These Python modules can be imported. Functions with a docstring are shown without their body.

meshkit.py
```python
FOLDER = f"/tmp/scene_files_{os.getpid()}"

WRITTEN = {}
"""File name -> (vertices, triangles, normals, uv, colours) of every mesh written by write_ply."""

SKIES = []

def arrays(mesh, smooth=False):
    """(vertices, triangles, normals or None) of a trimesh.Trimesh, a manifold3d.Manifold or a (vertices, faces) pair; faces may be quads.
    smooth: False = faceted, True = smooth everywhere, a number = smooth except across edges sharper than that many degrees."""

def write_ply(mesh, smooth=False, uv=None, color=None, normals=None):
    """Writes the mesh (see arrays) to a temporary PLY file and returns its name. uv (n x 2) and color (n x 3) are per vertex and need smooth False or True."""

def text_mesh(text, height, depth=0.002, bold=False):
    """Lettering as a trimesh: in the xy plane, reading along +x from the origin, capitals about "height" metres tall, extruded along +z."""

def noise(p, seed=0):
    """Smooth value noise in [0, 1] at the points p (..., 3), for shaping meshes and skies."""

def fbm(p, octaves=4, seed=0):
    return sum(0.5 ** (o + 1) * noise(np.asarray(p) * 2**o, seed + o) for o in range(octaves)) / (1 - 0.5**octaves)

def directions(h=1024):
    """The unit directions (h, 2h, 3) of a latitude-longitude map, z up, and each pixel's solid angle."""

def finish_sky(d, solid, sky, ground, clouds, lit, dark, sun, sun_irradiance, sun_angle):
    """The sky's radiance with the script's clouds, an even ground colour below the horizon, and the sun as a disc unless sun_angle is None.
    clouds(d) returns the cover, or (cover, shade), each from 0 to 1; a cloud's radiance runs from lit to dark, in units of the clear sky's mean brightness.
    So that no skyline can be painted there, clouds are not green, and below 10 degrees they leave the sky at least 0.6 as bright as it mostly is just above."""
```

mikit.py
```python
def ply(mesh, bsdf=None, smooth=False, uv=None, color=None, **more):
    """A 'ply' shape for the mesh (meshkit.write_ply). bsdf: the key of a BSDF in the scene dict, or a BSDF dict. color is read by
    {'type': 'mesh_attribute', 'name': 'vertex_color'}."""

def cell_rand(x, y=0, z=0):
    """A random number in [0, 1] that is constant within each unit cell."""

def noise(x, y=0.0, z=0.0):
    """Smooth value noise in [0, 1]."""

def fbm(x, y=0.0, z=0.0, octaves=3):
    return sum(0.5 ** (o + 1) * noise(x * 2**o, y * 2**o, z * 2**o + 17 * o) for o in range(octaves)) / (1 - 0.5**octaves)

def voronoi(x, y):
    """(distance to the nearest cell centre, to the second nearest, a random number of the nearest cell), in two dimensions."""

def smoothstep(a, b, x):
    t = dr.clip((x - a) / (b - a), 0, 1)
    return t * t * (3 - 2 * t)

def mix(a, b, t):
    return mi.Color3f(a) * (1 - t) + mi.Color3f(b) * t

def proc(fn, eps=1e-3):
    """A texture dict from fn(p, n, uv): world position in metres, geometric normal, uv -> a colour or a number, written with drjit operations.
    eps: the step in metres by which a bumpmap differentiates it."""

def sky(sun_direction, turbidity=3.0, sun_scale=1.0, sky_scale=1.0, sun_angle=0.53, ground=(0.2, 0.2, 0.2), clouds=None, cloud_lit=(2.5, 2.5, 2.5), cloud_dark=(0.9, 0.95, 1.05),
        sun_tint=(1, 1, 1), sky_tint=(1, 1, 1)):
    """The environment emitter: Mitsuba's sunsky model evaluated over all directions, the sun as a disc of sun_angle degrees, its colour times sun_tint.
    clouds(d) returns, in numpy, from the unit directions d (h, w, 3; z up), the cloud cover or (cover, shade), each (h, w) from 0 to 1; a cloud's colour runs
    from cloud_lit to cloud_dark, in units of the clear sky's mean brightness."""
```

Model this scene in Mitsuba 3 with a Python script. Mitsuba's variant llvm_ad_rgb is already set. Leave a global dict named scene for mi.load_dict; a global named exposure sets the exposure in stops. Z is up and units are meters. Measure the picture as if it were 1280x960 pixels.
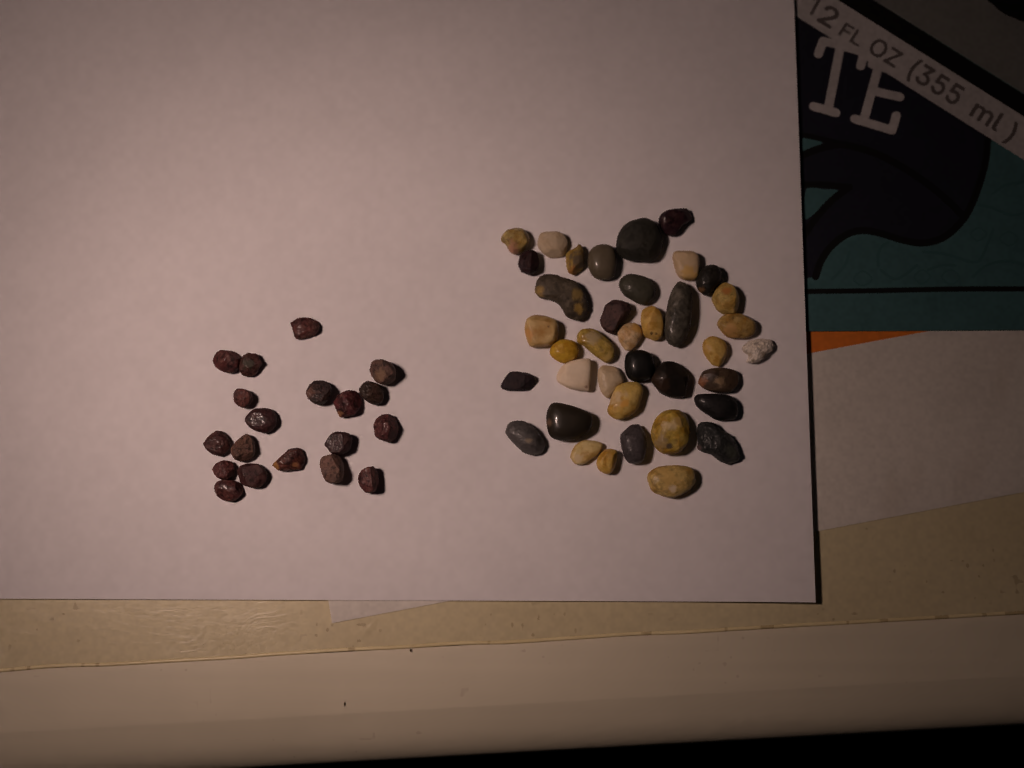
import math
import numpy as np
import trimesh
import drjit as dr
import mitsuba as mi
import mikit, meshkit
from mikit import noise, fbm, voronoi, smoothstep, mix
from shapely.geometry import Polygon, LineString
from shapely.ops import unary_union

T = mi.ScalarTransform4f
# ------------------------------------------------------------------ camera
FPX = 1350.0                      # focal length in photograph pixels (1280 wide)
S = 0.00012                       # metres per pixel at the paper
D = FPX * S
TILT = math.radians(7.6)
CAM = np.array([0.0, -D * math.sin(TILT), D * math.cos(TILT)])
FWD = np.array([0.0, math.sin(TILT), -math.cos(TILT)])
UP = np.array([0.0, math.cos(TILT), math.sin(TILT)])
RIGHT = np.array([1.0, 0.0, 0.0])
scene = {'type': 'scene'}
labels = {}
scene['camera'] = {
    'type': 'thinlens', 'fov': math.degrees(2 * math.atan(640 / FPX)), 'fov_axis': 'x',
    'to_world': T().look_at(origin=CAM.tolist(), target=(CAM + FWD).tolist(), up=UP.tolist()),
    'aperture_radius': 0.0017, 'focus_distance': D - 0.008, 'near_clip': 0.004, 'far_clip': 50.0}
exposure = 0.0


def at(px, py, z=0.0):
    """The point at height z that the photograph shows at pixel (px, py)."""
    d = FWD + RIGHT * (px - 640) / FPX - UP * (py - 480) / FPX
    t = (z - CAM[2]) / d[2]
    return CAM + d * t


# ------------------------------------------------------------------ light: one warm lamp at the left, a dim room
LAMP = np.array([-0.113, 0.013, 0.186])
AIM = at(466, 466)
LAMP_R, LAMP_L = 0.015, 0.0426
LAMP_RADIANCE = np.array([1.0, 0.705, 0.605]) * 133.0
scene['room_light'] = {'type': 'constant', 'radiance': {'type': 'rgb', 'value': [0.0032, 0.0028, 0.0029]}}


# ------------------------------------------------------------------ materials
def rgb(*c):
    return {'type': 'rgb', 'value': [float(x) for x in c]}


def mat(key, bsdf):
    scene[key] = bsdf
    return key


def plain(key, col, rough=0.6, spec=0.4, **more):
    return mat(key, {'type': 'twosided', 'bsdf': {'type': 'principled', 'base_color': col if isinstance(col, dict) else rgb(*col), 'roughness': rough, 'specular': spec, **more}})


def paper_col(p, n, uv):
    f = fbm(p.x * 900, p.y * 900, 0.0, 3)
    g = fbm(p.x * 170 + 9, p.y * 170, 3.0, 2)
    k = 0.94 + 0.08 * f + 0.05 * (g - 0.5)
    return mi.Color3f(0.735 * k, 0.715 * k, 0.735 * k)


def paper_bump(p, n, uv):
    return fbm(p.x * 2600, p.y * 2600, 5.0, 2) * 0.6 + fbm(p.x * 700, p.y * 500, 8.0, 2)


mat('paper_bsdf', {'type': 'twosided', 'bsdf': {'type': 'bumpmap', 'arbitrary': mikit.proc(paper_bump, 5e-5), 'scale': 4.5e-5,
    'bsdf': {'type': 'principled', 'base_color': mikit.proc(paper_col), 'roughness': 0.85, 'specular': 0.25}}})


def vinyl_bump(p, n, uv):
    wx = fbm(p.x * 110, p.y * 110, 1.0, 2) - 0.5
    wy = fbm(p.x * 110 + 31, p.y * 110, 2.0, 2) - 0.5
    a, b, c = voronoi(p.x * 900 + wx * 3, p.y * 900 + wy * 3)
    grain = smoothstep(0.0, 0.28, b - a)
    # shallow creases in the film; their direction turns from slanting at the left to upright at the right
    th = 0.55 + smoothstep(-0.04, 0.02, p.x) * 0.95 + wx * 0.4
    c_, s_ = dr.cos(th), dr.sin(th)
    al, ac = p.x * c_ + p.y * s_, -p.x * s_ + p.y * c_
    r1 = 1 - dr.abs(2 * fbm(ac * 1150 + wx * 2.5, al * 170 + wy * 2, 4.0, 2) - 1)
    r2 = 1 - dr.abs(2 * fbm(ac * 420 + wy * 3 + 7, al * 75, 9.0, 2) - 1)
    patch = smoothstep(0.35, 0.65, fbm(p.x * 70 + 3, p.y * 70, 11.0, 2))
    crease = 0.32 * smoothstep(0.5, 1.0, r1) * (0.35 + 0.65 * patch) + 0.45 * smoothstep(0.85, 1.0, r2) * patch
    return grain * 0.30 + crease + fbm(p.x * 2200, p.y * 2200, 3.0, 2) * 0.6


def vinyl_col(p, n, uv):
    f = fbm(p.x * 90, p.y * 90, 0.0, 3)
    g = fbm(p.x * 1500, p.y * 1500, 3.0, 2)
    base = mix((0.53, 0.46, 0.285), (0.59, 0.525, 0.34), f) * (0.93 + 0.14 * g)
    s = smoothstep(0.84, 0.93, noise(p.x * 1300 + 5, p.y * 1300, 8.0)) * smoothstep(0.5, 0.75, noise(p.x * 140, p.y * 140, 2.0))
    return mix(base, (0.25, 0.18, 0.10), s * 0.45)


mat('vinyl_bsdf', {'type': 'twosided', 'bsdf': {'type': 'bumpmap', 'arbitrary': mikit.proc(vinyl_bump, 4e-5), 'scale': 3.6e-5,
    'bsdf': {'type': 'principled', 'base_color': mikit.proc(vinyl_col), 'roughness': 0.36, 'specular': 0.55}}})


def rim_col(p, n, uv):
    f = fbm(p.x * 60, p.y * 60, p.z * 60, 3)
    g = fbm(p.x * 25, p.y * 700, p.z * 700, 2)
    base = mix((0.60, 0.55, 0.425), (0.67, 0.615, 0.48), f) * (0.95 + 0.09 * g)
    s = smoothstep(0.86, 0.94, noise(p.x * 1100, p.y * 1100, p.z * 700 + 4)) * smoothstep(0.6, 0.8, noise(p.x * 120 + 1, p.y * 120, 6.0))
    return mix(base, (0.3, 0.22, 0.15), s * 0.25)


def rim_bump(p, n, uv):
    return fbm(p.x * 420, p.y * 420, p.z * 420, 3)


mat('rim_bsdf', {'type': 'twosided', 'bsdf': {'type': 'bumpmap', 'arbitrary': mikit.proc(rim_bump, 1e-4), 'scale': 6e-5,
    'bsdf': {'type': 'principled', 'base_color': mikit.proc(rim_col), 'roughness': 0.5, 'specular': 0.4}}})


def welt_col(p, n, uv):
    f = fbm(p.x * 130, p.y * 130, 0.0, 3)
    s = smoothstep(0.72, 0.84, noise(p.x * 900 + 2, p.y * 90, 1.0))
    return mix(mix((0.60, 0.50, 0.27), (0.74, 0.65, 0.40), f), (0.25, 0.17, 0.08), s * 0.5)


plain('welt_bsdf', mikit.proc(welt_col), 0.35, 0.5)


def sheet_col(p, n, uv):
    f = fbm(p.x * 100, p.y * 100, 0.0, 3)
    g = fbm(p.x * 1600, p.y * 1600, 1.0, 2)
    k = (0.60 + 0.10 * g) * (0.9 + 0.16 * f)
    s = smoothstep(0.45, 0.85, fbm(p.x * 260 - p.y * 30, p.y * 90 + 4, 2.0, 3)) * smoothstep(0.4, 0.8, noise(p.x * 50, p.y * 50 + 8, 2.0))
    return mix(mi.Color3f(k * 0.98, k * 0.93, k * 0.85), (0.42, 0.36, 0.29), s * 0.25)


mat('sheet_bsdf', {'type': 'twosided', 'bsdf': {'type': 'bumpmap', 'arbitrary': mikit.proc(vinyl_bump, 4e-5), 'scale': 3.0e-5,
    'bsdf': {'type': 'principled', 'base_color': mikit.proc(sheet_col), 'roughness': 0.6, 'specular': 0.3}}})


def print_of(key, col, amount=0.2):
    def fn(p, n, uv, col=col):
        g = fbm(p.x * 1800, p.y * 1800, 1.0, 2)
        f = fbm(p.x * 150, p.y * 150, 2.0, 2)
        return mi.Color3f(*col) * (1 - amount + amount * 1.2 * g + amount * 0.8 * f)
    return plain(key, mikit.proc(fn), 0.65, 0.25)


print_of('teal_print', (0.047, 0.116, 0.124))
print_of('navy_print', (0.009, 0.0095, 0.019))
print_of('white_print', (0.40, 0.385, 0.38))
print_of('grey_print', (0.15, 0.155, 0.145))
plain('black_print', (0.004, 0.004, 0.004), 0.6, 0.25)
plain('faint_print', (0.036, 0.10, 0.105), 0.65, 0.25)
plain('ink_print', (0.10, 0.088, 0.085), 0.6, 0.25)
print_of('orange_print', (0.62, 0.17, 0.025), 0.15)
plain('dark_floor', (0.012, 0.011, 0.010), 0.8, 0.2)
plain('speck_bsdf', (0.07, 0.045, 0.03), 0.7, 0.3)
plain('shade_bsdf', (0.03, 0.03, 0.03), 0.7, 0.2)
VC = {'type': 'mesh_attribute', 'name': 'vertex_color'}
plain('stone_polished', VC, 0.5, 0.08, clearcoat=0.6, clearcoat_gloss=0.99)
plain('stone_satin', VC, 0.45, 0.2, clearcoat=0.25, clearcoat_gloss=0.92)
plain('stone_matt', VC, 0.65, 0.22)
plain('stone_crystal', VC, 0.6, 0.08, clearcoat=0.5, clearcoat_gloss=0.965)


# ------------------------------------------------------------------ helpers
def add(key, mesh, bsdf, smooth=False, **more):
    n, base = 0, key
    while key in scene:
        n += 1
        key = f'{base}_{n:03d}'
    scene[key] = mikit.ply(mesh, bsdf, smooth, **more)
    return key


def tag(key, label, category=None, group=None, kind=None):
    d = {'label': label}
    if category:
        d['category'] = category
    if group:
        d['group'] = group
    if kind:
        d['kind'] = kind
    labels[key] = d


def grid(fn, us, vs):
    """A grid sheet from fn(u, v) -> points."""
    U, V = np.meshgrid(us, vs, indexing='ij')
    P = fn(U.ravel(), V.ravel())
    i, j = np.meshgrid(np.arange(len(us) - 1), np.arange(len(vs) - 1), indexing='ij')
    a = (i * len(vs) + j).ravel()
    q = np.stack([a, a + len(vs), a + len(vs) + 1, a + 1], 1)
    return P, q


def slab(fn_top, fn_bot, us, vs):
    """A closed thin sheet between two height surfaces over the same grid."""
    pt, q = grid(fn_top, us, vs)
    pb, _ = grid(fn_bot, us, vs)
    nu, nv, n = len(us), len(vs), len(pt)
    loop = [i * nv for i in range(nu)] + [(nu - 1) * nv + j for j in range(1, nv)] + [i * nv + nv - 1 for i in range(nu - 2, -1, -1)] + [j for j in range(nv - 2, 0, -1)]
    side = []
    for a, b in zip(loop, loop[1:] + loop[:1]):
        side.append([a, a + n, b + n, b])
    faces = np.vstack([q, q[:, ::-1] + n, np.array(side)])
    f = np.vstack([faces[:, [0, 1, 2]], faces[:, [0, 2, 3]]])
    m = trimesh.Trimesh(np.vstack([pt, pb]), f, process=False)
    m.fix_normals()
    return m


# ------------------------------------------------------------------ floor and table
add('floor', trimesh.creation.box((6, 6, 0.02), trimesh.transformations.translation_matrix((0, 0, -0.73))), 'dark_floor')
tag('floor', 'dark unlit floor far below the front edge of the table', kind='structure')

A0, A1 = at(0, 837), at(1280, 766)
EU = (A1 - A0) / np.linalg.norm(A1 - A0)
EV = np.array([EU[1], -EU[0], 0.0])         # towards the front
EO = (A0 + A1) / 2


def edge_pt(u, v, z):
    return EO + np.outer(u, EU) + np.outer(v, EV) + np.outer(z, [0, 0, 1])


def extrude_profile(profile, u0=-0.32, u1=0.32, n=120, wob=0.0):
    prof = np.array(profile) * 0.001
    us = np.linspace(u0, u1, n)
    P = []
    for u in us:
        w = wob * (meshkit.noise(np.array([[u * 120, 3.0, 1.0]]))[0] - 0.5)
        P.append(edge_pt(np.full(len(prof), u), prof[:, 0] + w, prof[:, 1]))
    P = np.vstack(P)
    k = len(prof)
    i, j = np.meshgrid(np.arange(n - 1), np.arange(k), indexing='ij')
    jn = (j + 1) % k
    q = np.stack([i * k + j, (i + 1) * k + j, (i + 1) * k + jn, i * k + jn], -1).reshape(-1, 4)
    f = np.vstack([q[:, [0, 1, 2]], q[:, [0, 2, 3]]])
    m = trimesh.Trimesh(P, f, process=False)
    m.fix_normals()
    return m


us = np.linspace(-0.32, 0.32, 260)
vs = np.linspace(-0.40, 0.0001, 200)


def vinyl_top(u, v):
    P = edge_pt(u, v, np.zeros_like(u))
    P[:, 2] += 0.00012 * (meshkit.fbm(np.c_[P[:, 0] * 130, P[:, 1] * 60, 0 * u], 3, 4) - 0.5) - 0.0001
    return P


add('table__top', slab(vinyl_top, lambda u, v: edge_pt(u, v, np.full_like(u, -0.004)), us, vs), 'vinyl_bsdf', smooth=40)
add('table__welt', extrude_profile([(0.27 * math.cos(a) + 0.02, 0.30 * math.sin(a) - 0.16) for a in np.linspace(0, 2 * math.pi, 14, endpoint=False)], n=300, wob=0.00025), 'welt_bsdf', smooth=60)
rim = [(0.25, -0.30), (1.5, -0.22), (4, -0.25), (7, -0.33), (8.8, -0.42), (9.2, -0.50), (9.6, -0.62), (10.4, -0.82), (11.4, -1.10), (12.4, -1.42), (13.3, -1.80), (14.1, -2.25), (14.8, -2.75), (15.4, -3.3), (15.9, -3.9),
       (16.35, -4.6), (16.7, -5.4), (16.95, -6.3), (17.1, -7.3), (17.15, -8.5), (17.15, -19), (16.5, -20), (14.5, -20), (14.5, -6.0), (0.25, -6.0)]
add('table__rim', extrude_profile(rim, n=40), 'rim_bsdf', smooth=35)
tag('table', 'cream vinyl topped table with grained film, welt seam and rounded plastic rim', 'table')
labels['table__top'] = {'label': 'yellowish cream grained vinyl top'}
labels['table__rim'] = {'label': 'pinkish cream smooth plastic rim'}

# ------------------------------------------------------------------ the printed sheet under everything
B0, B1 = at(415, 779, 0.0002), at(1280, 615, 0.0002)
SU = (B1 - B0) / np.linalg.norm(B1 - B0)
SV = np.array([-SU[1], SU[0], 0.0])


def sheet_pt(u, v, z):
    P = B0 * [1, 1, 0] + np.outer(u, SU) + np.outer(v, SV)
    P[:, 2] = z + 0.00003 * meshkit.fbm(np.c_[P[:, 0] * 90, P[:, 1] * 90, 0 * u], 2, 9)
    return P


# where the printed orange begins, measured up from the lower edge
OV = float(np.dot(at(1020, 440, 0.0002) - B0, SV))
su, sv = np.linspace(0, 0.2794, 90), np.linspace(0, 0.2159, 70)
add('printed_sheet__page', slab(lambda u, v: sheet_pt(u, v, 0.00018), lambda u, v: sheet_pt(u, v, 0.00006), su, sv), 'sheet_bsdf', smooth=40)
add('printed_sheet__orange_panel', slab(lambda u, v: sheet_pt(u, v, 0.00022), lambda u, v: sheet_pt(u, v, 0.00019), np.linspace(0.004, 0.275, 60), np.linspace(OV, OV + 0.05, 20)), 'orange_print', smooth=40)
tag('printed_sheet', 'thin white sheet with an orange printed band lying under the white card', 'paper sheet')

# ------------------------------------------------------------------ printed carton panel, right
ZC = 0.00068


def kp(x, y):
    return (980 + x / 4.2667, y / 4.2667)


def lp(x, y):
    return (980 + x / 3.5556, 180 + y / 3.5556)


def flat(pts):
    return [tuple(at(px, py, ZC)[:2]) for px, py in pts]


def spline(pts, closed=False, n=12):
    p = np.array(pts, float)
    k = len(p)
    out = []
    rng_ = range(k) if closed else range(k - 1)
    for i in rng_:
        if closed:
            a, b, c, d = p[(i - 1) % k], p[i], p[(i + 1) % k], p[(i + 2) % k]
        else:
            a, b, c, d = p[max(i - 1, 0)], p[i], p[i + 1], p[min(i + 2, k - 1)]
        t = np.linspace(0, 1, n, endpoint=False)[:, None]
        out.append(0.5 * (2 * b + (c - a) * t + (2 * a - 5 * b + 4 * c - d) * t ** 2 + (3 * b - a - 3 * c + d) * t ** 3))
    if not closed:
        out.append(p[-1:])
    return np.vstack(out)


def layer(key, geom, bsdf, level, depth=0.00003):
    """A printed shape: thin flat ink on the board."""
    geoms = [g for g in getattr(geom, 'geoms', [geom]) if g.area > 1e-10]
    m = trimesh.util.concatenate([trimesh.creation.extrude_polygon(g, depth + level * 0.00002, engine='earcut') for g in geoms])
    m.apply_translation((0, 0, ZC - 0.00001))
    return add(key, m, bsdf)


def stroke(pts, w, smooth=True):
    q = flat(spline(pts) if smooth else pts)
    return LineString(q).buffer(w * S / 2, quad_segs=10)


cb = [at(930, 414.5, ZC), at(1600, 410.5, ZC), at(1600, -260, ZC), at(930, -260, ZC)]
board = Polygon([p[:2] for p in cb]).buffer(-0.0006).buffer(0.0006)
m = trimesh.creation.extrude_polygon(board, 0.00036, engine='earcut')
m.apply_translation((0, 0, ZC - 0.00036))
add('carton_panel__board', m, 'teal_print')
clip = board.buffer(-0.0003)
# grey area and black stripe of the upper corner
layer('carton_panel__grey_print', Polygon(flat([(1060, -100), (1092, 0), (1280, 117), (1560, 292), (1560, -250), (1060, -250)])).intersection(clip), 'grey_print', 1)
stripe = Polygon(flat([(960, -55), (1047, 0), (1280, 146), (1560, 322), (1560, 294), (1280, 118.5), (1092, 0.5), (1000, -57)]))
layer('carton_panel__black_stripe', stripe.intersection(clip), 'black_print', 2)
layer('carton_panel__corner_print', Polygon(flat(spline([kp(1085, -30), kp(1120, 30), kp(1170, 72), kp(1230, 98), kp(1300, 118), kp(1600, 140), kp(1600, -200), kp(1200, -220)], True))).intersection(clip), 'black_print', 2)
# navy figure with black outline
navy_out = [lp(905, -20), lp(900, 40), lp(888, 110), lp(850, 230), lp(800, 330), lp(715, 412), lp(620, 440), lp(530, 428), lp(430, 398), lp(350, 385), lp(280, 402), lp(210, 455), lp(165, 520), lp(140, 590)]
edge = spline(navy_out)
navy = Polygon(flat(list(edge) + [lp(-60, 620), lp(-60, -700), lp(560, -420), lp(905, -60)])).buffer(0)
band_lower = [(960, -2), (1000, 23.4), (1280, 200), (1560, 376.5)]
below = Polygon(flat(band_lower + [(1560, 900), (960, 900)]))
navy = navy.intersection(below).intersection(clip)
teal1 = Polygon(flat(spline([kp(100, 738), kp(150, 742), kp(205, 757), kp(165, 790), kp(105, 825)], True)))
teal2 = Polygon(flat(spline([lp(100, 200), lp(170, 200), lp(240, 208), lp(185, 255), lp(140, 305), lp(90, 330)], True)))
layer('carton_panel__navy_figure', navy.difference(teal1.union(teal2)), 'navy_print', 1)
lines = unary_union([stroke(navy_out, 9),
                     stroke([lp(60, 62), lp(130, 30), lp(200, 10), lp(270, 5), lp(400, 40), lp(520, 100), lp(640, 180), lp(730, 255), lp(795, 320)], 9.5),
                     stroke([kp(60, 715), kp(140, 728), kp(240, 752), kp(300, 768)], 7),
                     stroke([lp(80, 182), lp(180, 182), lp(290, 192)], 8),
                     stroke([lp(290, 192), lp(225, 240), lp(170, 295), lp(130, 345), lp(80, 420)], 9),
                     stroke([lp(60, 656), lp(400, 652), lp(760, 645), lp(1100, 644), lp(2000, 640)], 6.5)])
layer('carton_panel__black_outline', lines.intersection(below).intersection(clip), 'black_print', 2)
faint = unary_union([stroke(spline(c, True, 8), 2.2, False) for c in (
    [lp(310, 600), lp(350, 565), lp(390, 600), lp(350, 630)], [lp(580, 590), lp(615, 560), lp(650, 590), lp(612, 622)], [lp(700, 590), lp(740, 560), lp(780, 592), lp(742, 625)],
    [lp(830, 400), lp(865, 372), lp(900, 400), lp(862, 430)], [lp(960, 420), lp(1000, 390), lp(1040, 420), lp(1000, 452)])]
    + [stroke(c, 3.5) for c in ([lp(215, 600), lp(270, 540), lp(290, 480)], [lp(420, 540), lp(418, 490), lp(440, 450), lp(480, 430)], [lp(430, 560), lp(500, 600), lp(590, 540)],
                                [lp(620, 480), lp(720, 490), lp(840, 525), lp(880, 500), lp(930, 380)], [lp(860, 270), lp(930, 285), lp(1010, 315), lp(1090, 300)],
                                [lp(640, 560), lp(700, 540), lp(760, 540)], [lp(840, 590), lp(900, 540), lp(990, 520), lp(1080, 540)], [lp(930, 220), lp(990, 180), lp(1080, 170)])])
layer('carton_panel__faint_pattern', faint.difference(navy.buffer(0.0008)).intersection(clip), 'faint_print', 1)
# white band and its text
band = Polygon(flat(band_lower + [(1560, 322), (1280, 146), (1047, 0), (960, -55)]))
layer('carton_panel__white_band', band.intersection(clip), 'white_print', 1)


def K(x, y):
    return kp(x, y)


W = 11.5
te = unary_union([stroke([K(183, 288), K(208, 220), K(300, 243), K(428, 280), K(408, 352)], W, False), stroke([K(300, 246), K(235, 583)], W, False), stroke([K(157, 568), K(275, 602)], W, False),
                  stroke([K(505, 350), K(425, 640)], W, False), stroke([K(470, 345), K(600, 380)], W, False), stroke([K(480, 487), K(617, 518)], W, False), stroke([K(377, 635), K(575, 695), K(598, 618)], W, False)])
layer('carton_panel__slab_lettering', te.intersection(clip), 'white_print', 3)
runs = [('2', 172, 108, 88, 27), ('FL', 287, 182, 128, 19), ('OZ', 442, 272, 172, 23), ('(355', 650, 402, 310, 27), ('ml', 985, 612, 172, 25), (')', 1170, 740, 40, 26)]
words = []
for txt, x, y, w, hpx in runs:
    # x, y: start of the baseline; w: length along it, in zoom units
    t = meshkit.text_mesh(txt, 1.0, 1.0, bold=True)
    b = t.bounds
    o = at(*K(x, y), ZC)
    e = at(*K(x + w * 0.85, y + w * 0.53), ZC)
    du = (e - o)
    ln = np.linalg.norm(du)
    du /= ln
    dv = np.array([-du[1], du[0], 0])
    v = t.vertices
    P = o + np.outer((v[:, 0] - b[0, 0]) / (b[1, 0] - b[0, 0]) * ln, du) + np.outer(v[:, 1] * hpx * S, dv)
    P[:, 2] = ZC + v[:, 2] * 0.00009
    words.append(trimesh.Trimesh(P, t.faces, process=False))
one = stroke([K(198, -20), K(146, 74)], 4.2, False).union(stroke([K(196, -16), K(160, -6)], 4.0, False))
t = trimesh.creation.extrude_polygon(one, 0.00009, engine='earcut')
t.apply_translation((0, 0, ZC))
words.append(t)
add('carton_panel__volume_lettering', trimesh.util.concatenate(words), 'ink_print')
tag('carton_panel', 'dark teal and navy printed carton panel with white lettering at the right edge', 'carton')

# ------------------------------------------------------------------ the white card
ZP = 0.00062                       # its top surface where it lies flat
K0 = at(1019.5, 753, 0.0016)
KL = at(0, 748.5, ZP)
KT = at(992.5, 0, 0.0017)
PU = (KL - K0) * [1, 1, 0]
PU /= np.linalg.norm(PU)
PV = (KT - K0) * [1, 1, 0]
PV /= np.linalg.norm(PV)


def paper_z(x, y):
    """Height of the card's top: flat at the left, bowing up towards its right edge where it lies over the other papers."""
    d = np.asarray(x, float) - (K0[0] + (np.asarray(y, float) - K0[1]) * PV[0] / PV[1])
    t = np.clip((d + 0.030) / 0.030, 0, 1.1)
    return ZP + 0.00105 * t * t + 0.00006 * (meshkit.noise(np.stack([np.asarray(x) * 28, np.asarray(y) * 28, 0 * np.asarray(x)], -1)) - 0.5)


def card(u, v, dz):
    P = K0 * [1, 1, 0] + np.outer(u, PU) + np.outer(v, PV)
    P[:, 2] = paper_z(P[:, 0], P[:, 1]) + dz
    return P


add('white_card', slab(lambda u, v: card(u, v, 0), lambda u, v: card(u, v, -0.00026), np.r_[np.linspace(0, 0.035, 60), np.linspace(0.036, 0.2159, 80)], np.linspace(0, 0.2794, 120)), 'paper_bsdf', smooth=40)
tag('white_card', 'large blank white card that all the stones are lying on', 'paper sheet')

# ------------------------------------------------------------------ stones
REG = {'A': (600, 240, 6.4), 'B': (780, 240, 6.4), 'C': (600, 380, 6.4), 'D': (780, 380, 6.4), 'E': (600, 490, 6.4), 'F': (760, 490, 6.4),
       'G': (240, 380, 8.0), 'H': (370, 430, 8.0), 'I': (240, 500, 6.857), 'J': (370, 510, 8.0), 'P': (0, 0, 1.0)}
ICO = trimesh.creation.icosphere(subdivisions=5)
DIRS = np.array(ICO.vertices)


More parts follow.
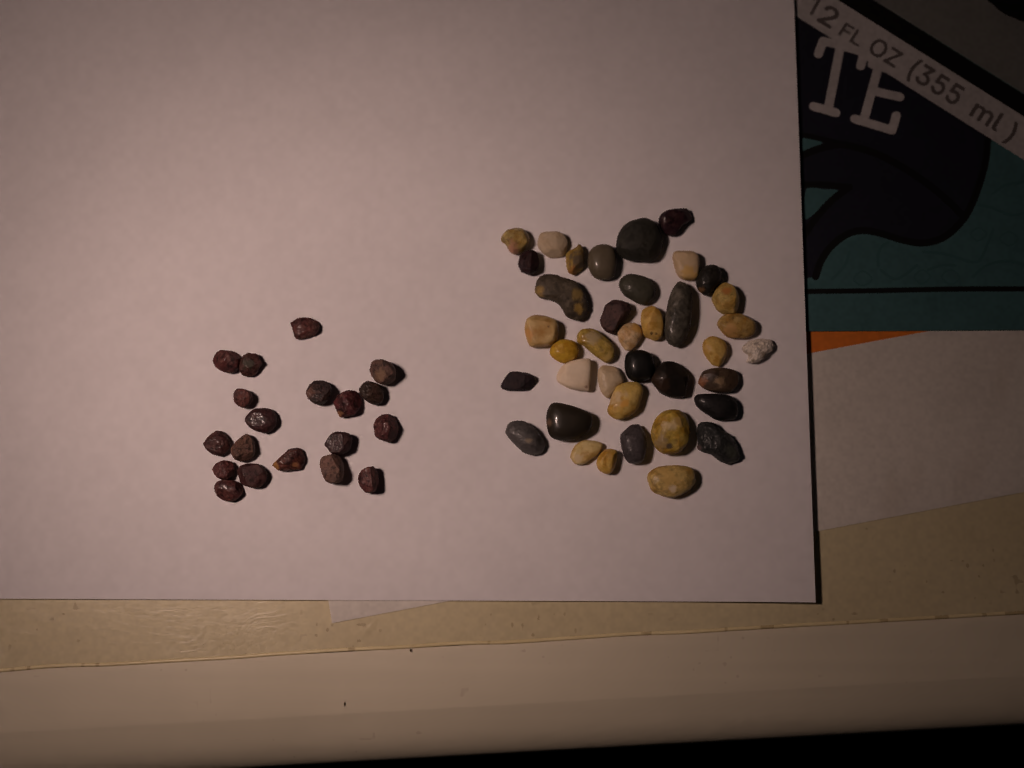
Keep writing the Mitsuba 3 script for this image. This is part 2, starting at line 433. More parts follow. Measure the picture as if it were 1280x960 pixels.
def stone(name, reg, pts, height, col, label, kind='pebble', finish='satin', box=0.88, lumps=0.065, fine=0.013, facets=None, cut=(0.72, 0.95), patches=(), mottle=0.34, tone2=None, seed=1, top=0.5, group=None, planes=()):
    """One stone: the outline seen from above gives its girth, height (pixels) its thickness.
    box: below 1 squarer sides, facets: cleavage planes, patches: (x, y, radius, colour) coloured spots at outline coordinates."""
    rng = np.random.default_rng(seed * 7919 + 13)
    ox, oy, sc = REG[reg]
    q = np.array([(ox + x / sc, oy + y / sc) for x, y in pts])
    h = height * S
    c0 = q.mean(0)
    g = at(c0[0], c0[1], ZP)
    z0 = float(paper_z(g[0], g[1]))
    zm = z0 + h * 0.45
    out = spline(q, True, 10) if not facets or kind != 'crystal' else spline(q, True, 10) * 0.45 + np.vstack([np.linspace(q[i], q[(i + 1) % len(q)], 10, endpoint=False) for i in range(len(q))]) * 0.55
    P = np.array([at(x, y, zm)[:2] for x, y in out])
    poly = Polygon(P).buffer(0)
    cen = np.array(poly.centroid.coords[0])
    if not poly.contains(poly.centroid):
        cen = np.array(poly.representative_point().coords[0])
    rel = P - cen
    ang = np.arctan2(rel[:, 1], rel[:, 0])
    rad = np.hypot(rel[:, 0], rel[:, 1])
    o = np.argsort(ang)
    ang, rad = ang[o], rad[o]
    phi = np.arctan2(DIRS[:, 1], DIRS[:, 0])
    R = np.interp(phi, np.r_[ang - 2 * np.pi, ang, ang + 2 * np.pi], np.r_[rad, rad, rad])
    rm = R.mean() * 1.0
    s = np.clip(np.hypot(DIRS[:, 0], DIRS[:, 1]), 0, 1)
    zz = DIRS[:, 2]
    # superellipse section: fuller than an ellipse when box < 1
    rr = s ** box
    hz = np.sign(zz) * np.abs(zz) ** (box if kind != 'crystal' else box)
    Rb = R * rr + (rm * 0)
    V = np.c_[np.cos(phi) * Rb, np.sin(phi) * Rb, np.where(hz > 0, hz * h * 0.55, hz * h * 0.45)]
    size = max(rm, h * 0.5)
    off = rng.uniform(0, 50, 3)
    # broad lumps, stronger on the upper side than along the girth
    l1 = meshkit.fbm(V / size * 1.1 + off, 3, seed) - 0.5
    V *= (1 + lumps * 2.2 * l1 * (0.35 + np.abs(zz)))[:, None]
    if facets is None:
        facets, cut = (0, cut) if finish == 'polished' else (8, (0.76, 0.95))
    if facets or len(planes):
        nrm = []
        for k in range(facets):
            a = rng.uniform(0, 2 * np.pi)
            e = rng.uniform(-0.15, 1.0) * np.pi / 2
            nrm.append(((math.cos(a) * math.cos(e), math.sin(a) * math.cos(e), math.sin(e)), rng.uniform(*cut) if e > 0.35 else rng.uniform(0.9, 0.99)))
        nrm += [(np.array(n_) / np.linalg.norm(n_), d_) for n_, d_ in planes]
        for n_, d_ in nrm:
            n_ = np.array(n_)
            dist = V @ n_
            lim = dist.max() * d_
            soft = 0.05 if kind == 'crystal' else 0.35
            k_ = np.where(dist > lim, (lim + soft * (dist - lim)) / np.maximum(dist, 1e-9), 1.0)
            V = V * k_[:, None]
    l2 = meshkit.fbm(V / size * 5 + off + 7, 3, seed + 3) - 0.5
    l3 = meshkit.fbm(V / size * 13 + off + 3, 2, seed + 5) - 0.5
    V *= (1 + fine * 4 * l2 + fine * 2.2 * l3)[:, None]
    # the outline and the height stay what the photograph shows
    V[:, 2] -= V[:, 2].min()
    V[:, 2] *= h / V[:, 2].max()
    floor_z = 0.035 * h
    V[:, 2] = np.maximum(V[:, 2], floor_z) - floor_z
    # colour: base, slow variation, veins, grains, patches
    base = np.array(col, float) * (0.62 if max(col) < 0.2 and kind != 'crystal' else 1.0)
    second = np.array(tone2 if tone2 is not None else np.array(col) * 0.62, float) * (0.62 if max(col) < 0.2 and kind != 'crystal' else 1.0)
    f = meshkit.fbm(V / size * 1.7 + off + 11, 4, seed + 9)
    t = np.clip((f - 0.32) / 0.36, 0, 1)[:, None]
    C = base * (1 - t) + second * t
    g_ = meshkit.fbm(V / size * 9 + off + 5, 3, seed + 21) - 0.5
    C = C * (1 + mottle * 2.2 * g_)[:, None]
    b_ = np.clip((meshkit.fbm(V / size * 3.6 + off + 29, 3, seed + 41) - 0.55) / 0.14, 0, 1)
    if name == 'garnet':
        C = C * (1 - 0.45 * b_)[:, None] + np.array((0.19, 0.10, 0.085)) * (0.45 * b_ * min(1, base.max() / 0.09))[:, None]
        d_ = np.clip((meshkit.fbm(V / size * 4.5 + off + 57, 3, seed + 43) - 0.55) / 0.12, 0, 1)
        C = C * (1 - 0.6 * d_)[:, None]
    elif mottle > 0.15 and kind != 'crystal':
        C = C * (1 - 0.35 * b_)[:, None]
    if name == 'pebble' and base[0] > 0.3:
        a_ = np.clip((meshkit.fbm(V / size * 2.2 + off + 83, 3, seed + 61) - 0.45) / 0.18, 0, 1)[:, None]
        w_ = np.clip((meshkit.fbm(V / size * 2.6 + off + 97, 3, seed + 67) - 0.52) / 0.15, 0, 1)[:, None]
        pale = 0.25 if base[2] > 0.25 else 1.0
        C = C * (1 - pale * a_ * np.array([0.16, 0.28, 0.46])) + 0.07 * pale * w_ * np.array([1.0, 0.95, 0.8])
        C = C * np.array([0.97, 0.96, 0.70 if base[2] < 0.2 else 0.92])
    W_ = V[:, :2] + cen
    for (x, y, r, pc) in patches:
        wp = at(ox + x / sc, oy + y / sc, z0 + h * 0.8)[:2]
        dd = np.hypot(W_[:, 0] - wp[0], W_[:, 1] - wp[1]) / (r / sc * S) + (2.2 if r > 14 * sc / 6.4 else 0.8) * (meshkit.fbm(V / size * 3.5 + off, 4, seed + 31) - 0.5)
        k_ = np.clip(1.4 - dd, 0, 1)
        k_ = (0.9 * k_ * k_ * (3 - 2 * k_) * (V[:, 2] > 0.2 * h))[:, None]
        C = C * (1 - k_) + np.array(pc) * k_
    V[:, :2] += cen
    V[:, 2] += z0 - 0.00002
    mesh = trimesh.Trimesh(V, np.array(ICO.faces), process=False)
    key = add(name, mesh, {'polished': 'stone_polished', 'satin': 'stone_satin', 'matt': 'stone_matt', 'crystal': 'stone_crystal'}[finish], smooth=True, color=np.clip(C, 0.004, 0.85))
    tag(key, label, 'garnet' if name == 'garnet' else ('coral' if name == 'coral_fragment' else 'pebble'), group)
    return key


GP = 'pebbles in the right hand group'
GG = 'garnets in the left hand group'


def pebble(reg, pts, h, col, label, **k):
    return stone('pebble', reg, pts, h, col, label, group=GP, seed=len(labels), **k)


def garnet(reg, pts, h, label, col=(0.115, 0.042, 0.042), **k):
    d = dict(kind='crystal', finish='crystal', box=0.74, facets=10, lumps=0.10, fine=0.026, mottle=0.8, tone2=(0.045, 0.018, 0.019), cut=(0.68, 0.92))
    d.update(k)
    g, sh = d.pop('group', GG), d.pop('seed_shift', 0)
    if g == GG and reg in 'GI':
        h *= 0.80
    if g == GP:
        col = np.array(col) * 0.6
        d['tone2'] = tuple(0.7 * x for x in d['tone2'])
    if d['finish'] == 'satin':
        d['finish'] = 'crystal'
    col = np.array(col) * np.array([0.68, 0.585, 0.57])
    return stone('garnet', reg, pts, h, col, label, group=g, seed=len(labels) + 100 + 1000 * sh, **d)


OCH, CREAM, AMBER = (0.52, 0.35, 0.11), (0.56, 0.43, 0.27), (0.40, 0.19, 0.05)
# --- right group, top row
pebble('A', [(165, 385), (205, 318), (285, 290), (345, 300), (388, 345), (392, 410), (345, 470), (280, 497), (235, 470), (205, 420)], 24, (0.36, 0.27, 0.12),
       'olive tan pebble at top left of the group, touching a small dark stone below', patches=[(255, 470, 60, (0.34, 0.17, 0.11))], fine=0.006, tone2=(0.24, 0.18, 0.09))
garnet('A', [(300, 545), (330, 490), (400, 465), (455, 490), (475, 560), (455, 630), (400, 660), (335, 640), (308, 595)], 24, 'small dark purple garnet tucked under the olive tan pebble', (0.06, 0.03, 0.035), group=GP,
       tone2=(0.03, 0.018, 0.022))
pebble('A', [(463, 390), (490, 330), (560, 322), (640, 328), (692, 370), (697, 430), (682, 495), (620, 520), (550, 515), (490, 470), (465, 430)], 20, (0.47, 0.385, 0.28),
       'pale beige blocky pebble between the olive tan pebble and the narrow brown chip', box=0.6, finish='matt', tone2=(0.42, 0.345, 0.25), mottle=0.12)
pebble('A', [(690, 490), (730, 465), (770, 440), (790, 415), (815, 430), (832, 480), (835, 560), (820, 620), (790, 640), (755, 665), (710, 645), (690, 590)], 22, (0.36, 0.25, 0.08),
       'narrow rough upright chip, yellow brown on its left and dark on its right', kind='crystal', facets=6, fine=0.014, lumps=0.07, patches=[(800, 540, 75, (0.09, 0.07, 0.05)), (740, 630, 35, (0.3, 0.14, 0.04))], finish='matt')
pebble('A', [(862, 560), (880, 470), (940, 425), (1010, 420), (1065, 445), (1092, 520), (1088, 610), (1060, 680), (1000, 702), (930, 690), (885, 645)], 26, (0.17, 0.14, 0.095),
       'round grey brown pebble touching the left side of the largest dark pebble', finish='polished', box=0.9, lumps=0.012, fine=0.001, tone2=(0.14, 0.115, 0.075), mottle=0.1)
pebble('P', [(770, 305), (774, 290), (783, 279), (797, 274), (808, 273), (820, 280), (826, 293), (828, 308), (825, 319), (815, 326), (800, 326), (783, 325), (773, 318)], 32, (0.047, 0.046, 0.036),
       'largest dark grey green pebble at the top of the group', finish='matt', fine=0.006, tone2=(0.032, 0.032, 0.026), mottle=0.4)
pebble('P', [(669, 361), (673, 349), (681, 343), (689, 342), (698, 345), (709, 349), (720, 353), (727, 361), (732, 370), (736, 380), (736, 389), (730, 398), (719, 400), (709, 395.6), (704, 388), (699, 381), (693, 376.5), (684, 373.6), (674, 371)],
       26, (0.12, 0.098, 0.07), 'kidney shaped grey olive pebble with yellow stained patches', patches=[(674, 364, 6, (0.3, 0.2, 0.06)), (722, 368, 7, (0.24, 0.17, 0.06)), (724, 385, 6, (0.33, 0.22, 0.06))], finish='matt', fine=0.028, mottle=0.6, lumps=0.1)
garnet('B', [(275, 215), (300, 175), (350, 150), (430, 138), (500, 135), (540, 165), (552, 205), (520, 235), (475, 262), (440, 300), (410, 345), (360, 345), (320, 320), (295, 285), (280, 250)], 22,
       'jagged dark purple garnet at the very top right of the group', (0.07, 0.03, 0.042), group=GP, facets=7, lumps=0.08, fine=0.012, tone2=(0.03, 0.016, 0.022), finish='polished')
pebble('B', [(390, 510), (410, 478), (480, 475), (550, 478), (592, 520), (600, 600), (582, 690), (520, 703), (460, 690), (425, 650), (400, 570)], 22, (0.54, 0.42, 0.28),
       'cream quartz pebble with a yellow lower corner, right of the big dark pebble', box=0.62, patches=[(540, 650, 70, (0.55, 0.36, 0.12))], tone2=(0.5, 0.38, 0.24), mottle=0.1, finish='polished', facets=4, cut=(0.85, 0.97))
pebble('B', [(580, 690), (620, 610), (690, 585), (745, 600), (775, 650), (765, 720), (720, 780), (680, 825), (630, 815), (590, 770)], 26, (0.04, 0.036, 0.03),
       'black round pebble wedged between the cream quartz and the yellow pebble', finish='polished', tone2=(0.025, 0.024, 0.02), patches=[(610, 790, 30, (0.16, 0.09, 0.04))])
pebble('B', [(700, 850), (740, 770), (800, 725), (850, 735), (890, 770), (920, 850), (915, 920), (880, 985), (820, 985), (750, 950), (710, 890)], 25, (0.47, 0.34, 0.14),
       'mottled yellow pebble with an orange spot, below the black round one at far right', patches=[(825, 790, 35, (0.42, 0.18, 0.05))], fine=0.005)
pebble('B', [(-40, 745), (-20, 690), (40, 657), (130, 668), (200, 700), (245, 760), (245, 830), (190, 890), (130, 895), (60, 860), (0, 820)], 24, (0.095, 0.092, 0.068),
       'smooth dark olive oval pebble right of the kidney shaped one', finish='polished', lumps=0.05, tone2=(0.07, 0.068, 0.05), mottle=0.15)
pebble('P', [(841, 362), (846, 354), (853, 352), (860, 356), (864, 365), (865, 376), (865, 390), (863, 408), (858, 422), (849, 432), (841, 431.5), (834, 425), (831, 414), (832, 399), (834, 384), (836, 374)], 30, (0.17, 0.155, 0.125),
       'long upright dark grey pebble right of the yellow upright oval', finish='polished', fine=0.022, lumps=0.07, tone2=(0.085, 0.08, 0.065), mottle=0.7)
# --- middle rows
pebble('C', [(355, 190), (370, 130), (430, 92), (500, 92), (570, 115), (617, 150), (627, 220), (612, 290), (560, 330), (480, 343), (410, 340), (385, 310), (365, 250)], 25, (0.40, 0.26, 0.13),
       'apricot rounded square pebble at the left edge with a dark dot', box=0.65, patches=[(385, 235, 45, (0.46, 0.25, 0.08)), (548, 183, 9, (0.12, 0.08, 0.05))], tone2=(0.44, 0.32, 0.19), mottle=0.08)
pebble('C', [(558, 380), (585, 320), (640, 288), (710, 285), (765, 310), (790, 370), (775, 430), (720, 465), (670, 473), (610, 450), (570, 415)], 22, (0.50, 0.32, 0.05),
       'small bright golden yellow pebble below the apricot square one', finish='polished', tone2=(0.42, 0.26, 0.035), mottle=0.12, lumps=0.02)
pebble('C', [(775, 280), (790, 225), (840, 198), (910, 200), (970, 235), (1040, 300), (1075, 360), (1072, 430), (1020, 470), (960, 440), (900, 395), (830, 335), (785, 310)], 23, (0.43, 0.31, 0.10),
       'long slanting yellow olive pebble in the middle left of the group', finish='polished', patches=[(900, 270, 60, (0.34, 0.27, 0.15)), (1020, 420, 40, (0.5, 0.36, 0.12))], tone2=(0.32, 0.23, 0.07))
garnet('P', [(750, 400), (754, 390), (757, 382), (766, 375), (776, 376), (785, 379), (788, 388), (783, 397), (774, 406), (767, 418), (758, 415), (752, 407)], 24, 'rough reddish grey garnet above the peach pebble in the middle', (0.13, 0.075, 0.07), group=GP, facets=7,
       fine=0.02, finish='matt', tone2=(0.06, 0.035, 0.035), mottle=0.6)
pebble('P', [(771, 417), (777, 408), (785, 404), (795, 404.5), (801, 410), (803, 419), (798, 428), (792, 436), (785, 439), (777, 433)], 17, (0.55, 0.40, 0.23),
       'flat peach pebble left of the yellow upright oval', patches=[(797, 411, 7, (0.53, 0.32, 0.09))], tone2=(0.48, 0.35, 0.2), mottle=0.2, fine=0.008)
pebble('D', [(135, 130), (145, 50), (190, 18), (250, 25), (300, 80), (315, 170), (310, 250), (270, 287), (210, 285), (165, 255), (145, 200)], 23, (0.54, 0.36, 0.13),
       'yellow upright oval pebble with two dark dots beside the long dark grey one', patches=[(220, 235, 11, (0.08, 0.05, 0.03)), (258, 240, 8, (0.14, 0.09, 0.05))], tone2=(0.46, 0.30, 0.1), mottle=0.1)
pebble('C', [(612, 600), (625, 540), (680, 480), (760, 450), (840, 438), (885, 450), (890, 530), (882, 620), (870, 692), (840, 695), (760, 685), (690, 665), (640, 640)], 21, (0.70, 0.60, 0.48),
       'milky white wedge shaped quartz pebble', box=0.55, finish='matt', tone2=(0.64, 0.54, 0.42), mottle=0.05, patches=[(852, 662, 13, (0.25, 0.15, 0.1))], lumps=0.015, fine=0.002)
pebble('C', [(945, 540), (965, 495), (1030, 495), (1100, 510), (1130, 560), (1150, 620), (1110, 660), (1070, 720), (1020, 755), (985, 735), (965, 690), (945, 620)], 19, (0.54, 0.44, 0.31),
       'flat cream beige pebble right of the milky white wedge', tone2=(0.46, 0.37, 0.25), mottle=0.08)
pebble('P', [(759, 513), (762.5, 503), (765.6, 492), (770, 483), (781, 478.5), (794, 477.5), (801, 481), (804, 488), (801, 501), (796, 513), (787, 520), (775, 524.5), (764, 521)], 25, (0.53, 0.37, 0.13),
       'pale yellow pebble with a cream upper half, overlapping the cream beige one', finish='polished', patches=[(772, 497, 9, (0.56, 0.43, 0.24)), (781, 505, 6, (0.55, 0.30, 0.06))], tone2=(0.44, 0.32, 0.13), mottle=0.1)
garnet('C', [(165, 655), (200, 590), (240, 545), (300, 538), (390, 545), (430, 575), (445, 620), (405, 680), (320, 690), (230, 690), (180, 682)], 15, 'flat black pointed crystal lying alone left of the group', (0.035, 0.02, 0.028), group=GP,
       facets=5, planes=[((-0.1, 0.05, 1), 0.62)], tone2=(0.022, 0.014, 0.02), mottle=0.2, finish='matt')
pebble('D', [(5, 470), (20, 400), (70, 372), (150, 370), (210, 400), (240, 460), (243, 530), (215, 590), (160, 615), (90, 620), (40, 595), (12, 540)], 29, (0.018, 0.018, 0.017),
       'glossy jet black round pebble in the centre of the group', finish='polished', box=0.85, lumps=0.03, fine=0.001, tone2=(0.013, 0.013, 0.013), mottle=0.1)
pebble('D', [(215, 600), (250, 520), (320, 460), (390, 460), (450, 480), (495, 530), (518, 590), (500, 690), (485, 738), (420, 748), (350, 740), (290, 710), (250, 660)], 27, (0.014, 0.011, 0.009),
       'brownish black angular pebble right of the jet black round one', finish='polished', kind='crystal', facets=6, cut=(0.75, 0.95), fine=0.004, patches=[(280, 640, 80, (0.032, 0.019, 0.012))], tone2=(0.009, 0.008, 0.007))
pebble('D', [(630, 350), (640, 300), (690, 258), (760, 270), (810, 310), (824, 380), (800, 470), (770, 500), (720, 497), (680, 450), (645, 400)], 20, (0.54, 0.37, 0.14),
       'ochre teardrop pebble between the white coral and the angular black pebble', tone2=(0.48, 0.31, 0.1), mottle=0.12)
pebble('D', [(745, 155), (790, 95), (860, 75), (930, 80), (1000, 105), (1055, 160), (1045, 235), (980, 270), (900, 275), (830, 265), (780, 220)], 23, (0.40, 0.26, 0.10),
       'brown tan almond shaped pebble just above the white coral', patches=[(850, 220, 60, (0.46, 0.27, 0.10))], tone2=(0.30, 0.20, 0.09), fine=0.003)
stone('coral_fragment', 'D', [(950, 345), (1000, 300), (1080, 278), (1150, 282), (1190, 292), (1185, 370), (1135, 402), (1112, 440), (1045, 467), (985, 462), (1000, 410), (960, 385)], 20, (0.76, 0.70, 0.62),
      'small rough pitted white coral fragment at the far right', finish='matt', fine=0.05, lumps=0.14, tone2=(0.62, 0.55, 0.46), mottle=0.4, patches=[(1120, 400, 25, (0.30, 0.24, 0.18)), (1035, 450, 14, (0.2, 0.16, 0.1)), (1010, 405, 15, (0.45, 0.38, 0.3))], seed=61, group=GP)
pebble('D', [(590, 610), (620, 550), (680, 518), (780, 510), (870, 525), (915, 560), (910, 640), (870, 700), (800, 712), (720, 705), (650, 680), (600, 640)], 23, (0.12, 0.08, 0.052),
       'mottled reddish brown oblong pebble resting above the black oval at right', patches=[(625, 610, 45, (0.27, 0.115, 0.055)), (765, 620, 40, (0.24, 0.17, 0.1)), (700, 560, 35, (0.07, 0.05, 0.04))], fine=0.008, lumps=0.05)
pebble('D', [(562, 770), (585, 725), (660, 718), (760, 720), (850, 735), (900, 790), (912, 850), (895, 912), (830, 928), (740, 925), (670, 885), (600, 835)], 24, (0.028, 0.026, 0.027),
       'smooth black oval pebble under the reddish brown oblong one', finish='polished', tone2=(0.02, 0.02, 0.02), lumps=0.03, mottle=0.2)
# --- lower rows
pebble('E', [(203, 310), (230, 250), (290, 230), (360, 238), (440, 290), (490, 360), (522, 430), (507, 488), (440, 508), (370, 500), (320, 460), (260, 400), (215, 350)], 25, (0.135, 0.125, 0.122),
       'slanting slate grey oval pebble at the lower left of the group', finish='satin', tone2=(0.095, 0.09, 0.09), mottle=0.2, patches=[(385, 400, 25, (0.24, 0.2, 0.15))])
pebble('E', [(530, 230), (538, 150), (570, 95), (620, 85), (720, 105), (820, 140), (885, 175), (900, 240), (875, 310), (820, 350), (740, 385), (660, 388), (590, 372), (550, 330)], 31, (0.040, 0.031, 0.021),
       'large glossy dark brown wedge pebble right of the slate grey oval', finish='polished', box=0.8, lumps=0.015, fine=0.001, tone2=(0.032, 0.027, 0.02), mottle=0.06, patches=[(540, 240, 30, (0.14, 0.09, 0.06))])
pebble('E', [(722, 490), (760, 430), (820, 390), (900, 390), (965, 405), (980, 440), (940, 500), (880, 545), (830, 580), (770, 585), (730, 550)], 15, (0.55, 0.44, 0.20),
       'flat pale lemon pebble below the glossy dark wedge', finish='satin', patches=[(790, 530, 50, (0.56, 0.45, 0.27))], tone2=(0.5, 0.38, 0.15), mottle=0.1)
pebble('E', [(932, 570), (950, 510), (1000, 460), (1060, 455), (1098, 475), (1095, 540), (1075, 610), (1040, 655), (990, 650), (950, 620)], 22, (0.54, 0.365, 0.12),
       'smallest ochre pebble touching the flat pale lemon one', kind='crystal', facets=4, cut=(0.82, 0.96), tone2=(0.44, 0.27, 0.07), mottle=0.2)
pebble('F', [(100, 350), (140, 300), (190, 258), (240, 250), (270, 290), (298, 340), (308, 420), (298, 500), (270, 560), (210, 575), (150, 555), (120, 480), (105, 420)], 27, (0.105, 0.092, 0.098),
       'lumpy grey purple pebble left of the big yellow round one', finish='satin', lumps=0.08, fine=0.012, tone2=(0.075, 0.068, 0.072))
pebble('F', [(345, 330), (365, 240), (420, 170), (500, 140), (580, 150), (635, 190), (655, 260), (650, 350), (625, 420), (570, 480), (500, 497), (430, 490), (385, 450), (355, 390)], 33, (0.50, 0.36, 0.10),
       'big round yellow pebble with a grey stain on its lower face', patches=[(430, 385, 55, (0.27, 0.2, 0.1)), (490, 425, 22, (0.10, 0.08, 0.06)), (490, 270, 45, (0.55, 0.44, 0.25)), (570, 230, 30, (0.36, 0.24, 0.08))], tone2=(0.4, 0.28, 0.07), lumps=0.025)
pebble('F', [(710, 300), (720, 255), (790, 240), (850, 250), (900, 300), (975, 340), (1022, 390), (1050, 460), (1055, 530), (1005, 568), (930, 570), (880, 545), (810, 500), (750, 480), (715, 445), (722, 400), (707, 350)], 25,
       (0.042, 0.046, 0.046), 'craggy blue black pebble at the lower right of the group', finish='satin', lumps=0.2, fine=0.03, facets=9, tone2=(0.028, 0.03, 0.03), patches=[(730, 445, 25, (0.11, 0.08, 0.08)), (990, 490, 50, (0.05, 0.055, 0.045))])
pebble('F', [(315, 710), (330, 640), (400, 600), (500, 585), (600, 590), (670, 610), (700, 660), (695, 730), (640, 790), (560, 830), (500, 843), (420, 825), (340, 785)], 27, (0.50, 0.375, 0.19),
       'lowest pebble of the group, a large beige yellow oblong', finish='satin', patches=[(520, 775, 30, (0.6, 0.5, 0.34)), (480, 660, 70, (0.52, 0.36, 0.12))], tone2=(0.44, 0.31, 0.13), facets=4, cut=(0.84, 0.97))

# --- left group: garnets
garnet('G', [(985, 190), (1050, 150), (1110, 135), (1190, 142), (1250, 170), (1275, 230), (1240, 300), (1180, 330), (1110, 345), (1040, 345), (1015, 290), (1000, 240)], 22, 'topmost garnet of the left group, reddish brown and lying alone', (0.15, 0.058, 0.05))
garnet('G', [(208, 570), (230, 500), (300, 460), (390, 460), (465, 480), (485, 530), (480, 600), (450, 670), (380, 690), (300, 675), (235, 630)], 25, 'left one of the touching pair of garnets at upper left', (0.13, 0.045, 0.042), fine=0.012, lumps=0.05)
garnet('G', [(480, 560), (510, 510), (570, 493), (640, 500), (670, 520), (680, 560), (705, 595), (670, 640), (640, 700), (570, 730), (510, 715), (480, 670), (465, 610)], 22, 'right one of the touching pair, dark with a pointed right side', (0.085, 0.042, 0.034),
       patches=[(560, 600, 55, (0.045, 0.042, 0.03))])
garnet('P', [(289.4, 493), (294, 488), (300, 486), (309, 487.5), (314, 491), (316, 498), (313, 505), (308, 509), (302, 509), (295, 505), (291, 499)], 22, 'small pinkish brown garnet between the touching pair and the dark oval garnet', (0.16, 0.07, 0.062))
garnet('I', [(455, 170), (490, 110), (550, 72), (620, 68), (680, 80), (715, 115), (730, 165), (720, 220), (680, 262), (620, 290), (550, 270), (490, 230)], 23, 'dark oval garnet above the tight cluster', (0.06, 0.026, 0.028), facets=5, cut=(0.84, 0.97), seed_shift=3, tone2=(0.035, 0.017, 0.018))
garnet('I', [(100, 380), (130, 330), (200, 268), (250, 265), (290, 300), (320, 350), (325, 410), (290, 455), (240, 480), (180, 465), (130, 430)], 22, 'leftmost garnet, a dull dark brown lump', (0.088, 0.04, 0.036), facets=6, cut=(0.84, 0.97), seed_shift=5)
garnet('I', [(345, 420), (390, 350), (450, 290), (495, 305), (530, 360), (540, 440), (500, 510), (420, 530), (370, 510), (348, 465)], 29, 'tan brown garnet at the top of the tight cluster', (0.17, 0.105, 0.075), tone2=(0.08, 0.045, 0.035), mottle=0.8, finish='matt')
garnet('I', [(180, 600), (210, 545), (280, 518), (335, 525), (365, 570), (362, 640), (320, 680), (260, 685), (210, 660)], 25, 'small pinkish red garnet at the left of the tight cluster', (0.17, 0.07, 0.068), planes=[((-0.35, 0.0, 1), 0.68)])
garnet('I', [(380, 620), (420, 565), (490, 545), (570, 550), (620, 590), (650, 650), (640, 690), (590, 745), (520, 755), (450, 735), (400, 690)], 23, 'dark rough garnet at the right of the tight cluster', (0.075, 0.04, 0.04), fine=0.012)
garnet('I', [(182, 760), (215, 700), (280, 680), (360, 690), (420, 720), (440, 780), (400, 840), (340, 870), (270, 862), (215, 825)], 23, 'lowest garnet of the tight cluster, rounded reddish brown', (0.125, 0.05, 0.045), fine=0.01, facets=8)
garnet('I', [(695, 560), (720, 525), (780, 470), (840, 415), (900, 402), (940, 430), (968, 470), (960, 540), (930, 590), (860, 600), (780, 610), (735, 602)], 22, 'elongated glassy red garnet with an amber tip', (0.12, 0.045, 0.032), finish='polished', facets=8,
       patches=[(718, 562, 30, (0.30, 0.15, 0.05)), (885, 560, 22, (0.24, 0.11, 0.05))])
garnet('H', [(108, 490), (135, 420), (190, 375), (270, 368), (325, 385), (355, 430), (350, 510), (320, 570), (260, 600), (190, 603), (135, 560)], 25, 'blackish oval garnet at the left of the middle foursome', (0.055, 0.034, 0.03), tone2=(0.035, 0.024, 0.024), patches=[(145, 490, 45, (0.14, 0.075, 0.06))])
garnet('H', [(375, 590), (410, 530), (470, 475), (540, 465), (605, 475), (640, 520), (650, 590), (625, 660), (580, 708), (500, 725), (440, 730), (410, 680)], 25, 'wine red garnet between the blackish oval and the dark olive garnet', (0.145, 0.045, 0.05), patches=[(435, 700, 28, (0.2, 0.1, 0.05))])
garnet('H', [(630, 460), (670, 395), (720, 372), (790, 390), (845, 410), (872, 470), (878, 540), (850, 600), (790, 610), (720, 580), (660, 530)], 25, 'dark olive garnet just below the dull brown one', (0.06, 0.04, 0.03), finish='polished', tone2=(0.03, 0.022, 0.018))
garnet('H', [(738, 260), (760, 190), (810, 158), (880, 160), (945, 185), (985, 230), (1002, 290), (985, 360), (935, 400), (860, 408), (800, 380), (755, 320)], 30, 'dull brown garnet at the upper right of the left group', (0.13, 0.082, 0.062), tone2=(0.075, 0.045, 0.038), finish='matt', patches=[(840, 310, 60, (0.17, 0.105, 0.065))])
garnet('J', [(775, 190), (800, 110), (860, 60), (930, 58), (985, 85), (1015, 150), (1020, 230), (995, 305), (940, 335), (870, 325), (800, 290)], 28, 'purplish red garnet at the right edge of the left group', (0.14, 0.055, 0.055))
garnet('J', [(285, 360), (330, 290), (380, 240), (450, 240), (525, 255), (560, 295), (555, 360), (530, 430), (450, 470), (370, 465), (320, 410)], 24, 'blackish garnet resting against the top of the pale brown one', (0.06, 0.032, 0.034), tone2=(0.035, 0.02, 0.022))
garnet('J', [(240, 550), (270, 490), (320, 460), (390, 465), (440, 490), (470, 550), (478, 640), (460, 720), (420, 750), (340, 752), (300, 730), (265, 650)], 29, 'palest garnet, rough greyish brown, under the blackish one', (0.20, 0.125, 0.095), tone2=(0.11, 0.068, 0.056), mottle=0.6, finish='matt', fine=0.016)
garnet('J', [(622, 700), (640, 640), (700, 600), (770, 585), (805, 620), (830, 680), (822, 760), (790, 830), (740, 845), (690, 840), (640, 780)], 27, 'lowest right garnet with a square flat facet on top', (0.15, 0.062, 0.058), planes=[((-0.3, -0.05, 1), 0.72), ((-1, 0.2, 0.7), 0.82), ((1, 0.1, 0.7), 0.7)])

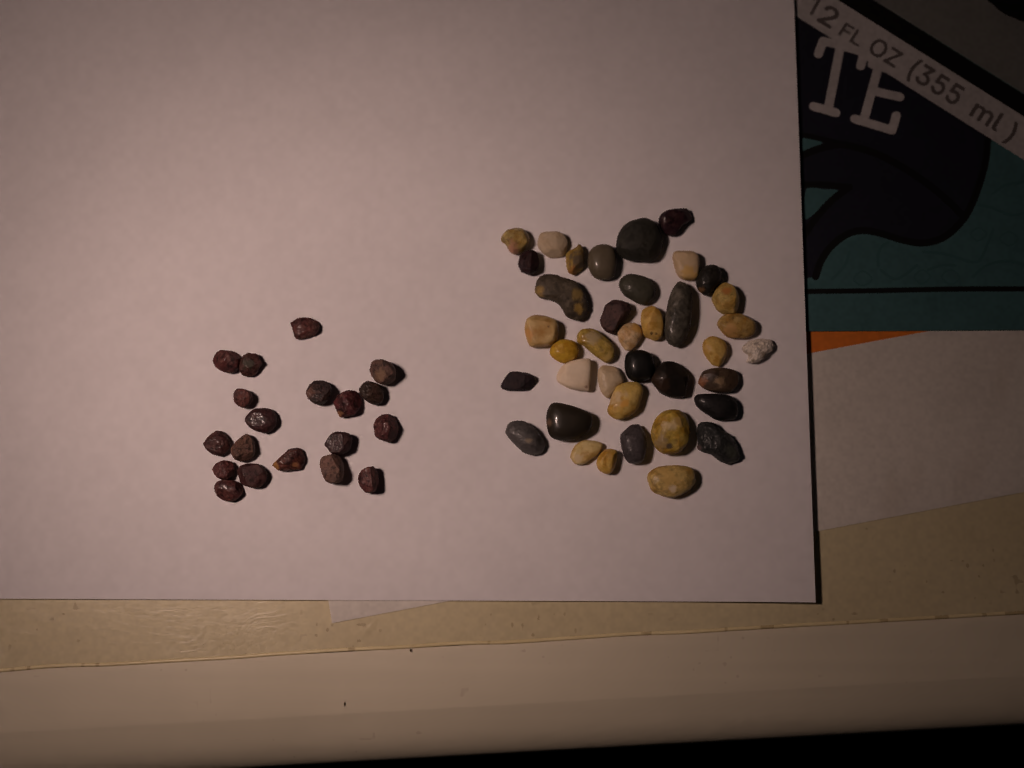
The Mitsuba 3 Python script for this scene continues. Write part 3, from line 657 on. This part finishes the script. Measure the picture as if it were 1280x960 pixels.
# ------------------------------------------------------------------ speck of dirt on the rim
def speck(px, py, z, w, l, label):
    c = at(px, py, z)
    v = DIRS[::1] * [w * S, l * S, 0.00022] * (0.75 + 0.5 * meshkit.fbm(DIRS * 2 + px, 2, 3))[:, None] + c
    k = add('dirt_speck', trimesh.Trimesh(v, ICO.faces, process=False), 'speck_bsdf', smooth=True)
    tag(k, label, 'dirt')


speck(431, 880, -0.0003, 0.8, 2.8, 'dark elongated speck of dirt on the middle of the table rim')
speck(513, 813, 0.0001, 0.6, 1.8, 'dark speck of dirt on the welt seam below the white card')

# ------------------------------------------------------------------ the lamp, above and left of the frame
ax = AIM - LAMP
ax /= np.linalg.norm(ax)
to = T().look_at(origin=LAMP.tolist(), target=AIM.tolist(), up=[0, 1, 0])
TO = np.array(to.matrix).reshape(4, 4)
n = 48
an = np.linspace(0, 2 * math.pi, n, endpoint=False)
ri, ro = LAMP_R * 0.42, LAMP_R
ring = np.vstack([np.c_[ro * np.cos(an), ro * np.sin(an), 0 * an], np.c_[ri * np.cos(an), ri * np.sin(an), 0 * an]])
rf = []
for i in range(n):
    j = (i + 1) % n
    rf += [[i, j, n + j], [i, n + j, n + i]]
bm = trimesh.Trimesh(ring, rf, process=False)
bm.apply_transform(TO)
scene['desk_lamp__bulb'] = {**mikit.ply(bm, 'shade_bsdf'), 'emitter': {'type': 'area', 'radiance': {'type': 'rgb', 'value': LAMP_RADIANCE.tolist()}}}
sh = trimesh.creation.revolve([(0, -0.004), (LAMP_R + 0.001, -0.004), (LAMP_R + 0.0035, LAMP_L), (LAMP_R + 0.0018, LAMP_L), (LAMP_R + 0.0005, -0.002), (0, -0.002)], sections=48)
sh.apply_transform(TO)
add('desk_lamp__shade', sh, 'shade_bsdf', smooth=35)
arm = trimesh.creation.cylinder(0.004, segment=[LAMP - ax * 0.004, LAMP - ax * 0.004 + np.array([-0.25, 0.02, 0.06])])
add('desk_lamp__arm', arm, 'shade_bsdf', smooth=35)
tag('desk_lamp', 'small dark desk lamp with a deep shade shining from the left', 'lamp')
